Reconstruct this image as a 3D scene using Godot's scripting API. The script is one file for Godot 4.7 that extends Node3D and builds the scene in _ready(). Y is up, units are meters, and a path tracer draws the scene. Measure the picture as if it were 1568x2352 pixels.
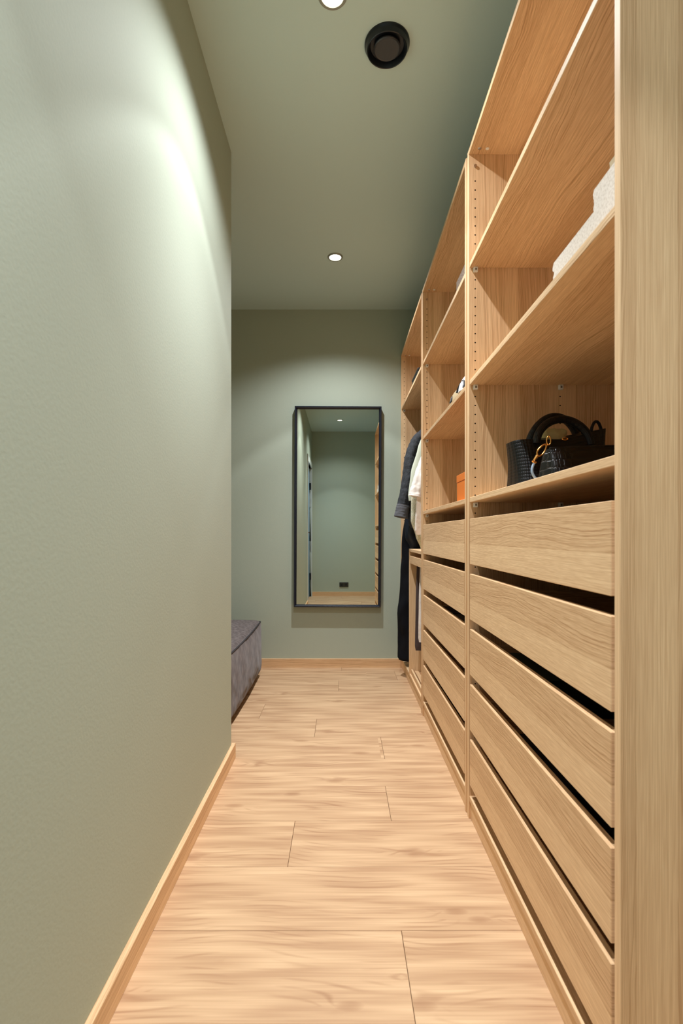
extends Node3D

# Walk-in wardrobe: sage green corridor, oak wardrobe wall, mirror at the far end.
# World: camera at x 0, looking along -z; "depth" d means z = -d.

const EYE := 1.01
const CEIL := 2.7346
const WALL_X := -0.4964
const CORNER_D := 2.276
const FAR_D := 3.862
const NEAR_D := -0.75
const RIGHT_X := 1.06
const NICHE_X := -1.62
const FRONT := 0.4532
const LAMP_D := [0.09, 1.61, 3.131]
const LAMP_X := [-0.025, -0.029, -0.039]

var M := {}
var rng := RandomNumberGenerator.new()
var taken := {}


class Shape:
	var v := PackedVector3Array()
	var n := PackedVector3Array()
	var t := PackedVector2Array()
	var idx := PackedInt32Array()
	var grain := 2
	var lu := 1.3
	var lv := 0.65
	var uo := 0.0
	var vo := 0.0

	func wood(axis: int, u_off: float, v_off: float, len_u := 1.3, len_v := 0.65) -> Shape:
		grain = axis
		uo = u_off
		vo = v_off
		lu = len_u
		lv = len_v
		return self

	func uv_of(p: Vector3, nn: Vector3) -> Vector2:
		var a := nn.abs()
		var dom := 0
		if a.y > a.x and a.y >= a.z:
			dom = 1
		elif a.z > a.x and a.z > a.y:
			dom = 2
		var u_axis := grain
		if dom == grain:
			u_axis = (grain + 1) % 3
		var v_axis := 3 - u_axis - dom
		return Vector2(p[u_axis] / lu + uo, p[v_axis] / lv + vo)

	func tri(a: Vector3, b: Vector3, c: Vector3, nn: Vector3) -> void:
		var k := v.size()
		for p in [a, b, c]:
			v.append(p)
			n.append(nn)
			t.append(uv_of(p, nn))
		if (b - a).cross(c - a).dot(nn) > 0:
			idx.append_array([k, k + 2, k + 1])
		else:
			idx.append_array([k, k + 1, k + 2])

	func quad(a: Vector3, b: Vector3, c: Vector3, d: Vector3, nn: Vector3) -> void:
		var k := v.size()
		for p in [a, b, c, d]:
			v.append(p)
			n.append(nn)
			t.append(uv_of(p, nn))
		if (b - a).cross(c - a).dot(nn) > 0:
			idx.append_array([k, k + 2, k + 1, k, k + 3, k + 2])
		else:
			idx.append_array([k, k + 1, k + 2, k, k + 2, k + 3])

	# box with chamfered edges; skip = bit mask of faces left out (bit 2*axis for the low side, 2*axis+1 for the high side)
	func board(p: Vector3, q: Vector3, bev := 0.0012, skip := 0) -> Shape:
		var lo := Vector3(minf(p.x, q.x), minf(p.y, q.y), minf(p.z, q.z))
		var hi := Vector3(maxf(p.x, q.x), maxf(p.y, q.y), maxf(p.z, q.z))
		var s := hi - lo
		var from_u := lo[grain] / lu + uo
		var span := s[grain] / lu
		if span < 1.0:  # keep the piece inside one sheet of the print
			uo -= floorf(from_u) + maxf(0.0, fposmod(from_u, 1.0) + span - 1.0)
		bev = minf(bev, 0.3 * minf(s.x, minf(s.y, s.z)))
		var at := func(sx: int, sy: int, sz: int, axis: int) -> Vector3:
			var r := Vector3(hi.x if sx > 0 else lo.x, hi.y if sy > 0 else lo.y, hi.z if sz > 0 else lo.z)
			for k in 3:
				if k != axis:
					r[k] -= bev * [sx, sy, sz][k]
			return r
		for axis in 3:
			var b := (axis + 1) % 3
			var c := (axis + 2) % 3
			for sg in [-1, 1]:
				if skip & (1 << (2 * axis + (1 if sg > 0 else 0))):
					continue
				var ps := []
				for w in [[-1, -1], [1, -1], [1, 1], [-1, 1]]:
					var g := [0, 0, 0]
					g[axis] = sg
					g[b] = w[0]
					g[c] = w[1]
					ps.append(at.call(g[0], g[1], g[2], axis))
				var nn := Vector3.ZERO
				nn[axis] = sg
				quad(ps[0], ps[1], ps[2], ps[3], nn)
			if bev <= 0.0:
				continue
			for s1 in [-1, 1]:
				for s2 in [-1, 1]:
					var ga := [0, 0, 0]
					ga[b] = s1
					ga[c] = s2
					var ps2 := []
					for e in [-1, 1]:
						ga[axis] = e
						ps2.append(at.call(ga[0], ga[1], ga[2], b))
						ps2.append(at.call(ga[0], ga[1], ga[2], c))
					var nn2 := Vector3.ZERO
					nn2[b] = s1
					nn2[c] = s2
					quad(ps2[0], ps2[1], ps2[3], ps2[2], nn2.normalized())
		if bev > 0.0:
			for sx in [-1, 1]:
				for sy in [-1, 1]:
					for sz in [-1, 1]:
						tri(at.call(sx, sy, sz, 0), at.call(sx, sy, sz, 1), at.call(sx, sy, sz, 2), Vector3(sx, sy, sz).normalized())
		return self

	# smooth sheet over rows of points; closed joins the last column to the first
	func sheet(rows: Array, closed: bool, su := 1.0, sv := 1.0, flip := false) -> Shape:
		var k := v.size()
		var nr := rows.size()
		var nc: int = rows[0].size()
		var nrm := PackedVector3Array()
		for i in nr:
			for j in nc:
				var j0 := (j - 1 + nc) % nc if closed else maxi(j - 1, 0)
				var j1 := (j + 1) % nc if closed else mini(j + 1, nc - 1)
				var du: Vector3 = rows[i][j1] - rows[i][j0]
				var dv: Vector3 = rows[mini(i + 1, nr - 1)][j] - rows[maxi(i - 1, 0)][j]
				var c := du.cross(dv)
				nrm.append(c.normalized() if c.length() > 1e-12 else Vector3.ZERO)
		for i in nr:  # poles take their neighbours' mean
			var mean := Vector3.ZERO
			for j in nc:
				mean += nrm[i * nc + j]
			for j in nc:
				if nrm[i * nc + j] == Vector3.ZERO:
					nrm[i * nc + j] = mean.normalized() if mean.length() > 0.0 else Vector3.UP
		var cols := nc + 1 if closed else nc
		for i in nr:
			for j in cols:
				var jj := j % nc
				v.append(rows[i][jj])
				n.append(-nrm[i * nc + jj] if flip else nrm[i * nc + jj])
				t.append(Vector2(su * j / (cols - 1.0), sv * i / (nr - 1.0)))
		for i in nr - 1:
			for j in cols - 1:
				var a := k + i * cols + j
				var b := a + 1
				var c := a + cols
				var d := c + 1
				if flip:
					idx.append_array([a, b, d, a, d, c])
				else:
					idx.append_array([a, d, b, a, c, d])
		return self

	# closed rings to a tube with outward normals, ends capped
	func loft(rings: Array, su := 1.0, sv := 1.0, caps := true) -> Shape:
		var mid := Vector3.ZERO
		var flux := 0.0
		var nc: int = rings[0].size()
		for i in rings.size() - 1:
			mid = Vector3.ZERO
			for p in rings[i]:
				mid += p
			mid /= nc
			for j in nc:
				var du: Vector3 = rings[i][(j + 1) % nc] - rings[i][j]
				var dv: Vector3 = rings[i + 1][j] - rings[i][j]
				flux += du.cross(dv).dot(rings[i][j] - mid)
		sheet(rings, true, su, sv, flux < 0.0)
		if caps:
			for e in [0, rings.size() - 1]:
				var c := Vector3.ZERO
				for p in rings[e]:
					c += p
				c /= nc
				var o := Vector3.ZERO
				var other: int = 1 if e == 0 else rings.size() - 2
				for p in rings[other]:
					o += p
				var out := (c - o / nc).normalized()
				for j in nc:
					tri(c, rings[e][j], rings[e][(j + 1) % nc], out)
		return self

	func tube(path: Array, radius, sides := 12, caps := true) -> Shape:
		var rings := []
		var side := Vector3.ZERO
		for i in path.size():
			var d: Vector3 = (path[mini(i + 1, path.size() - 1)] - path[maxi(i - 1, 0)]).normalized()
			if side == Vector3.ZERO:
				side = d.cross(Vector3.UP if absf(d.y) < 0.9 else Vector3.RIGHT).normalized()
			side = (side - d * side.dot(d)).normalized()
			var up := d.cross(side)
			var r: float = radius[i] if radius is Array else radius
			var ring := PackedVector3Array()
			for j in sides:
				var a := TAU * j / sides
				ring.append(path[i] + (side * cos(a) + up * sin(a)) * r)
			rings.append(ring)
		return loft(rings, 1.0, 1.0, caps)

	# profile of Vector2(radius, height) turned about a vertical axis; each segment keeps its own edges
	func lathe(profile: Array, c: Vector3, sides := 48) -> Shape:
		for i in profile.size() - 1:
			var a: Vector2 = profile[i]
			var b: Vector2 = profile[i + 1]
			var k := v.size()
			var e := b - a
			var nn2 := Vector2(e.y, -e.x).normalized()
			for j in sides + 1:
				var w := TAU * j / sides
				var dir := Vector3(cos(w), 0, sin(w))
				for p in [a, b]:
					v.append(c + dir * p.x + Vector3(0, p.y, 0))
					n.append(dir * nn2.x + Vector3(0, nn2.y, 0))
					t.append(Vector2(float(j) / sides, p.y * 10.0))
			for j in sides:
				var q := k + 2 * j
				for tr in [[q, q + 1, q + 3], [q, q + 3, q + 2]]:
					var f: Vector3 = (v[tr[1]] - v[tr[0]]).cross(v[tr[2]] - v[tr[0]])
					if f.dot(n[tr[0]]) > 0:
						idx.append_array([tr[0], tr[2], tr[1]])
					else:
						idx.append_array([tr[0], tr[1], tr[2]])
		return self

	func mesh() -> ArrayMesh:
		var a := []
		a.resize(Mesh.ARRAY_MAX)
		a[Mesh.ARRAY_VERTEX] = v
		a[Mesh.ARRAY_NORMAL] = n
		a[Mesh.ARRAY_TEX_UV] = t
		a[Mesh.ARRAY_INDEX] = idx
		var m := ArrayMesh.new()
		m.add_surface_from_arrays(Mesh.PRIMITIVE_TRIANGLES, a)
		return m


func P(x: float, y: float, d: float) -> Vector3:
	return Vector3(x, y, -d)


func numbered(called: String) -> String:
	if not taken.has(called):
		taken[called] = 0
		return called
	taken[called] += 1
	return "%s_%03d" % [called, taken[called]]


func obj(called: String, s: Shape, mat: Material, parent: Node = null) -> MeshInstance3D:
	var o := MeshInstance3D.new()
	o.mesh = s.mesh()
	o.material_override = mat
	if parent == null:
		o.name = numbered(called)
		add_child(o, true)
	else:
		o.name = called
		parent.add_child(o, true)
	return o


func inst(called: String, mesh: Mesh, mat: Material, parent: Node, at := Vector3.ZERO) -> MeshInstance3D:
	var o := MeshInstance3D.new()
	o.mesh = mesh
	o.material_override = mat
	o.position = at
	o.name = called
	parent.add_child(o, true)
	return o


func tag(o: Node, label: String, category: String, group := "") -> Node:
	o.set_meta("label", label)
	o.set_meta("category", category)
	if group:
		o.set_meta("group", group)
	return o


func thing(called: String, label: String, category: String, at := Vector3.ZERO, group := "") -> Node3D:
	var o := Node3D.new()
	o.name = numbered(called)
	o.position = at
	add_child(o, true)
	tag(o, label, category, group)
	return o


func struct(called: String, s: Shape, mat: Material, label: String, category: String) -> MeshInstance3D:
	var o := obj(called, s, mat)
	o.set_meta("kind", "structure")
	tag(o, label, category)
	return o


# ---------------------------------------------------------------- materials

func noise(sd: int, freq: float, octaves := 3, kind := FastNoiseLite.TYPE_SIMPLEX_SMOOTH) -> FastNoiseLite:
	var f := FastNoiseLite.new()
	f.seed = sd
	f.frequency = freq
	f.noise_type = kind
	f.fractal_octaves = octaves
	return f


func mat(color: Color, rough := 0.6, metal := 0.0, spec := 0.5) -> StandardMaterial3D:
	var m := StandardMaterial3D.new()
	m.albedo_color = color
	m.roughness = rough
	m.metallic = metal
	m.metallic_specular = spec
	return m


func rgb8(r: int, g: int, b: int) -> Color:
	return Color(r / 255.0, g / 255.0, b / 255.0)


func image_from(w: int, h: int, data: PackedByteArray) -> ImageTexture:
	return ImageTexture.create_from_image(Image.create_from_data(w, h, false, Image.FORMAT_RGB8, data))


# oak effect foil: staves of straight and wavy grain side by side. u runs along the grain (1.3 m), v across (0.65 m)
func oak_texture(sd: int, light: Color, dark: Color) -> ImageTexture:
	var w := 2048
	var h := 1024
	var r := RandomNumberGenerator.new()
	r.seed = sd
	var staves := []  # [start, end, tone, kind, wave]
	var at := 0
	var kinds := [1, 0, 0, 1, 0, 1, 0, 0, 1, 0, 1, 0, 0]
	var wide := [170, 62, 90, 130, 70, 150, 60, 80, 140, 72, 0]
	for k in 11:
		var to: int = 1024 if k == 10 else at + int(wide[k])
		staves.append([at, to, r.randf_range(-0.13, 0.13), kinds[k], r.randf_range(0.0, 50.0)])
		at = to
	var warp := noise(sd, 0.004, 2)
	var fine := noise(sd + 1, 0.03, 2)
	var pore := noise(sd + 2, 0.09, 1)
	var data := PackedByteArray()
	data.resize(w * h * 3)
	var i := 0
	for y in h:
		var st: Array = staves[0]
		for s in staves:
			if y >= s[0] and y < s[1]:
				st = s
		var tone: float = st[2]
		var wavy: bool = st[3] == 1
		var ph: float = st[4]
		for x in w:
			var ring := 0.0
			if wavy:
				var yy := y + 34.0 * warp.get_noise_2d(x * 0.30 + ph * 90.0, y * 0.5) + 2.2 * warp.get_noise_2d(x * 3.4, y * 2.0 + 500.0)
				var g := fine.get_noise_2d(x * 0.012 + ph * 40.0, yy * 4.6)
				ring = 0.62 * maxf(0.0, g - 0.02) - 0.12 * maxf(0.0, -g)
			else:
				ring = 0.10 * fine.get_noise_2d(x * 0.05 + ph * 60.0, y * 8.0)
			var f := fine.get_noise_2d(x * 0.10, y * 5.0) * 0.22 + pore.get_noise_2d(x * 0.16, y * 5.0) * 0.16
			var k := clampf(0.40 + tone + ring + f, 0.0, 1.0)
			data[i] = int(255.0 * lerpf(light.r, dark.r, k))
			data[i + 1] = int(255.0 * lerpf(light.g, dark.g, k))
			data[i + 2] = int(255.0 * lerpf(light.b, dark.b, k))
			i += 3
	return image_from(w, h, data)


# floor oak: four plank faces one above the other (each 1.38 m x 0.2475 m), with cathedral figure and knots
func floor_texture(sd: int, light: Color, dark: Color) -> ImageTexture:
	var w := 2048
	var h := 1024
	var r := RandomNumberGenerator.new()
	r.seed = sd
	var warp := noise(sd, 0.0035, 2)
	var fine := noise(sd + 1, 0.03, 2)
	var blot := noise(sd + 2, 0.006, 2)
	var data := PackedByteArray()
	data.resize(w * h * 3)
	var i := 0
	for strip in 4:
		var knots := []
		for k in 4:
			knots.append([r.randf_range(60, 1980), r.randf_range(40, 216), r.randf_range(0.6, 1.3)])
		var heart := r.randf_range(90.0, 170.0)
		for yy in 256:
			var y := yy + strip * 256
			for x in w:
				var lift := 0.0
				var spot := 0.0
				for kn in knots:
					var dx: float = (x - kn[0]) / (85.0 * kn[2])
					var dy: float = (yy - kn[1]) / (30.0 * kn[2])
					var q := dx * dx + dy * dy
					if q < 6.0:
						var e := exp(-q)
						lift += e * 34.0 * (1.0 if yy > kn[1] else -1.0)
						if q < 0.35:
							spot += 0.30 * (1.0 - q / 0.35)
				var c := absf(yy - heart + 60.0 * warp.get_noise_2d(x * 0.28, strip * 700.0) + lift)
				var rr := sqrt(c * c + 18.0 * absf(warp.get_noise_2d(x * 0.24, strip * 300.0 + 90.0)) * 90.0)
				rr += 9.0 * warp.get_noise_2d(x * 0.6, y * 3.0)
				var ring := sin(rr * 0.34)
				ring = maxf(0.0, ring) * ring * 0.22 * clampf(0.15 + 1.6 * blot.get_noise_2d(x * 0.6, y * 1.6 + 300.0), 0.0, 1.0)
				var f := fine.get_noise_2d(x * 0.09, y * 4.6) * 0.15
				var b := blot.get_noise_2d(x * 0.30, y * 3.2) * 0.34
				var k := clampf(0.30 + ring * 1.3 + f + b + spot, 0.0, 1.0)
				data[i] = int(255.0 * lerpf(light.r, dark.r, k))
				data[i + 1] = int(255.0 * lerpf(light.g, dark.g, k))
				data[i + 2] = int(255.0 * lerpf(light.b, dark.b, k))
				i += 3
	return image_from(w, h, data)


func noise_tex(size: int, n: FastNoiseLite, cols: Array, as_normal := false, bump := 2.0) -> NoiseTexture2D:
	var t := NoiseTexture2D.new()
	t.width = size
	t.height = size
	t.seamless = true
	t.noise = n
	if as_normal:
		t.as_normal_map = true
		t.bump_strength = bump
	elif cols.size():
		var g := Gradient.new()
		var offs := PackedFloat32Array()
		var cc := PackedColorArray()
		for k in cols.size():
			offs.append(k / (cols.size() - 1.0))
			cc.append(cols[k])
		g.offsets = offs
		g.colors = cc
		t.color_ramp = g
	return t


func triplanar(m: StandardMaterial3D, scale: float) -> StandardMaterial3D:
	m.uv1_triplanar = true
	m.uv1_world_triplanar = true
	m.uv1_scale = Vector3.ONE * scale
	return m


func weave_height(size: int, cells: int) -> ImageTexture:
	var data := PackedByteArray()
	data.resize(size * size * 3)
	var i := 0
	for y in size:
		for x in size:
			var u := float(x) / size * cells
			var v := float(y) / size * cells
			var over := (int(floor(u)) + int(floor(v))) % 2 == 0
			var a := fposmod(u, 1.0) - 0.5
			var b := fposmod(v, 1.0) - 0.5
			var k := (0.55 + 0.45 * cos(PI * a)) * (1.0 - 1.6 * b * b) if over else (0.55 + 0.45 * cos(PI * b)) * (1.0 - 1.6 * a * a)
			var g := int(255.0 * clampf(k, 0.0, 1.0))
			data[i] = g
			data[i + 1] = g
			data[i + 2] = g
			i += 3
	return image_from(size, size, data)


func croc_height(size: int) -> ImageTexture:
	var wob := noise(77, 0.02, 2)
	var data := PackedByteArray()
	data.resize(size * size * 3)
	var i := 0
	for y in size:
		for x in size:
			var v := (y + 8.0 * wob.get_noise_2d(x, y)) / size * 9.0
			var row := int(floor(v))
			var u := (x + 10.0 * wob.get_noise_2d(y, x + 400.0)) / size * (12.0 if row % 3 else 16.0) + row * 0.37
			var a := absf(fposmod(u, 1.0) - 0.5) * 2.0
			var b := absf(fposmod(v, 1.0) - 0.5) * 2.0
			var g := int(255.0 * clampf(1.0 - pow(maxf(a, b), 7.0), 0.0, 1.0))
			data[i] = g
			data[i + 1] = g
			data[i + 2] = g
			i += 3
	return image_from(size, size, data)


func make_materials() -> void:
	var oak_tex := oak_texture(11, rgb8(253, 218, 172), rgb8(188, 144, 102))
	M.oak = mat(Color.WHITE, 0.55, 0.0, 0.35)
	M.oak.albedo_texture = oak_tex
	M.oak.heightmap_enabled = true
	M.oak.heightmap_texture = oak_tex
	M.oak.heightmap_scale = -0.03
	M.oak_edge = mat(rgb8(226, 190, 146), 0.5, 0.0, 0.4)
	M.floor_oak = mat(Color.WHITE, 0.5, 0.0, 0.35)
	M.floor_oak.albedo_texture = floor_texture(5, rgb8(222, 187, 147), rgb8(156, 115, 83))
	M.joint = mat(rgb8(120, 88, 60), 0.9)
	var grainy := noise_tex(512, noise(3, 0.035, 4), [], true, 3.0)
	M.wall = triplanar(mat(rgb8(178, 187, 170), 0.75, 0.0, 0.3), 5.0)
	M.wall.normal_enabled = true
	M.wall.normal_texture = grainy
	M.wall.normal_scale = 0.17
	M.ceiling = triplanar(mat(rgb8(202, 222, 217), 0.85, 0.0, 0.25), 5.0)
	M.ceiling.normal_enabled = true
	M.ceiling.normal_texture = grainy
	M.ceiling.normal_scale = 0.1
	M.black = mat(rgb8(20, 24, 30), 0.4, 0.0, 0.5)
	M.frame_black = mat(rgb8(22, 28, 42), 0.35, 0.0, 0.5)
	M.mirror = mat(rgb8(205, 210, 203), 0.0, 1.0)
	M.hole = mat(rgb8(62, 38, 22), 0.9)
	M.white_plastic = mat(rgb8(244, 242, 234), 0.4)
	M.clip_grey = mat(rgb8(128, 122, 112), 0.5)
	M.chrome = mat(rgb8(200, 200, 205), 0.25, 1.0)
	M.lamp_ring = mat(rgb8(150, 152, 140), 0.4, 0.3)
	M.glow = mat(rgb8(255, 255, 250), 0.5)
	M.glow.emission_enabled = true
	M.glow.emission = rgb8(255, 252, 240)
	M.glow.emission_energy_multiplier = 5.0
	M.door_white = mat(rgb8(205, 208, 200), 0.45)
	M.door_blue = mat(rgb8(104, 160, 204), 0.4)
	M.suede = triplanar(mat(Color.WHITE, 0.85, 0.0, 0.2), 3.2)
	M.suede.uv1_scale = Vector3(6.0, 2.0, 5.0)
	var sn := noise(21, 0.012, 4)
	M.suede.albedo_texture = noise_tex(512, sn, [rgb8(74, 66, 64), rgb8(100, 90, 88), rgb8(134, 124, 121)])
	M.suede.rim_enabled = true
	M.suede.rim = 0.35
	M.piping = mat(rgb8(46, 42, 44), 0.8)
	M.denim = triplanar(mat(Color.WHITE, 0.85), 9.0)
	M.denim.albedo_texture = noise_tex(256, noise(31, 0.03, 3), [rgb8(26, 27, 30), rgb8(42, 44, 48), rgb8(66, 69, 74)])
	M.cuff = triplanar(mat(Color.WHITE, 0.95), 14.0)
	M.cuff.albedo_texture = noise_tex(256, noise(32, 0.06, 3), [rgb8(58, 58, 62), rgb8(88, 88, 92), rgb8(118, 118, 122)])
	M.navy = mat(rgb8(17, 24, 36), 0.4, 0.0, 0.5)
	M.black_cloth = mat(rgb8(13, 14, 20), 0.85, 0.0, 0.3)
	M.sage_cloth = mat(rgb8(206, 210, 190), 0.85)
	M.white_cloth = triplanar(mat(Color.WHITE, 0.9), 6.0)
	M.white_cloth.albedo_texture = noise_tex(256, noise(33, 0.02, 3), [rgb8(232, 214, 202), rgb8(245, 236, 226), rgb8(252, 248, 242)])
	M.print_cloth = triplanar(mat(Color.WHITE, 0.9), 10.0)
	M.print_cloth.albedo_texture = noise_tex(256, noise(34, 0.05, 2, FastNoiseLite.TYPE_CELLULAR), [rgb8(150, 70, 60), rgb8(196, 186, 150), rgb8(238, 234, 212), rgb8(130, 146, 112), rgb8(240, 236, 220)])
	M.brown_cloth = mat(rgb8(74, 60, 58), 0.9)
	M.beige_cloth = mat(rgb8(226, 206, 184), 0.9)
	M.fleece = triplanar(mat(Color.WHITE, 1.0, 0.0, 0.1), 9.0)
	M.fleece.albedo_texture = noise_tex(256, noise(35, 0.06, 3), [rgb8(204, 188, 172), rgb8(232, 219, 205), rgb8(242, 231, 219)])
	M.fleece.rim_enabled = true
	M.fleece.rim = 0.4
	M.knit = triplanar(mat(Color.WHITE, 1.0, 0.0, 0.1), 9.0)
	M.knit.albedo_texture = noise_tex(256, noise(36, 0.05, 3), [rgb8(84, 64, 50), rgb8(128, 106, 88), rgb8(160, 138, 120)])
	M.knit.rim_enabled = true
	M.knit.rim = 0.4
	M.cap_beige = mat(rgb8(190, 168, 132), 0.9)
	M.cap_white = mat(rgb8(222, 216, 212), 0.85)
	M.orange = mat(rgb8(226, 120, 24), 0.55)
	M.tote = mat(rgb8(7, 7, 9), 0.42, 0.0, 0.45)
	M.tote.heightmap_enabled = true
	M.tote.heightmap_texture = weave_height(512, 16)
	M.tote.heightmap_scale = 0.22
	M.tote_lining = mat(rgb8(196, 176, 120), 0.8)
	M.croc = mat(rgb8(10, 10, 11), 0.32, 0.0, 0.5)
	M.croc.heightmap_enabled = true
	M.croc.heightmap_texture = croc_height(512)
	M.croc.heightmap_scale = 0.15
	M.gold = mat(rgb8(226, 168, 92), 0.25, 1.0)
	M.strap = mat(rgb8(150, 172, 196), 0.25, 0.0, 0.6)
	M.green_cloth = mat(rgb8(40, 50, 36), 0.9)
	M.grey_cloth = mat(rgb8(96, 88, 82), 0.9)
	M.socket = mat(rgb8(44, 46, 40), 0.4)
	M.vent = mat(rgb8(20, 24, 30), 0.32)
	M.vent_disc = mat(rgb8(58, 58, 60), 0.35)


# ---------------------------------------------------------------- scene

func _ready() -> void:
	rng.seed = 7
	# camera: level, with the lens shifted up a little; 36 mm high frame behind a 17.8 mm lens
	var cam := Camera3D.new()
	cam.name = "camera"
	cam.position = Vector3(0, EYE, 0)
	cam.projection = Camera3D.PROJECTION_FRUSTUM
	cam.near = 0.02
	cam.far = 50.0
	cam.size = 2.0 * cam.near * 1176.0 / 1160.0
	cam.frustum_offset = Vector2(0, cam.near * 53.0 / 1160.0)
	var lens := CameraAttributesPhysical.new()
	lens.frustum_focal_length = 17.8
	lens.frustum_focus_distance = 2.4
	lens.exposure_aperture = 5.6
	cam.attributes = lens
	cam.near = 0.05
	cam.size = 2.0 * cam.near * 1176.0 / 1160.0
	cam.frustum_offset = Vector2(0, cam.near * 53.0 / 1160.0)
	cam.projection = Camera3D.PROJECTION_FRUSTUM
	add_child(cam)
	var env := WorldEnvironment.new()
	env.name = "environment"
	env.environment = Environment.new()
	env.environment.background_mode = Environment.BG_COLOR
	env.environment.background_color = Color.BLACK
	env.environment.tonemap_mode = Environment.TONE_MAPPER_LINEAR
	env.environment.tonemap_exposure = 1.24
	env.environment.sdfgi_enabled = true
	env.environment.ssao_enabled = true
	env.environment.ssil_enabled = true
	add_child(env)
	# the three recessed ceiling lamps: a beam with a sharp edge and a weaker spill round it
	for k in 3:
		spot(k, 2.7 if k == 0 else 2.0, 44.0 if k == 0 else 38.0, 1.0)
		spot(k, 0.4 if k == 0 else 0.70, 43.5, 0.16)
		spot(k, 0.7 if k == 0 else 1.1, 68.0, 0.6)

	make_materials()
	build_room()
	build_floor()
	for k in 3:
		wardrobe(k)
	build_mirror()
	build_ottoman()
	build_ceiling_fittings()
	build_bags()
	build_shelf_things()
	build_garments()
	build_drawer_contents()


func spot(k: int, energy: float, half: float, blend: float) -> void:
	var l := SpotLight3D.new()
	l.name = "downlight_core" if half < 40 else ("downlight_beam" if half < 50 else "downlight_spill")
	l.light_color = rgb8(245, 248, 253)
	l.light_energy = energy
	l.spot_angle = half
	l.spot_angle_attenuation = blend
	l.spot_range = 8.0
	l.spot_attenuation = 2.0
	l.light_size = 0.016
	l.shadow_enabled = true
	l.position = P(LAMP_X[k], CEIL - 0.024, LAMP_D[k])
	l.rotation_degrees = Vector3(-90, 0, 0)
	add_child(l, true)


func slab(x0: float, x1: float, y0: float, y1: float, d0: float, d1: float) -> Shape:
	return Shape.new().board(P(x0, y0, d0), P(x1, y1, d1), 0.0)


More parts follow.
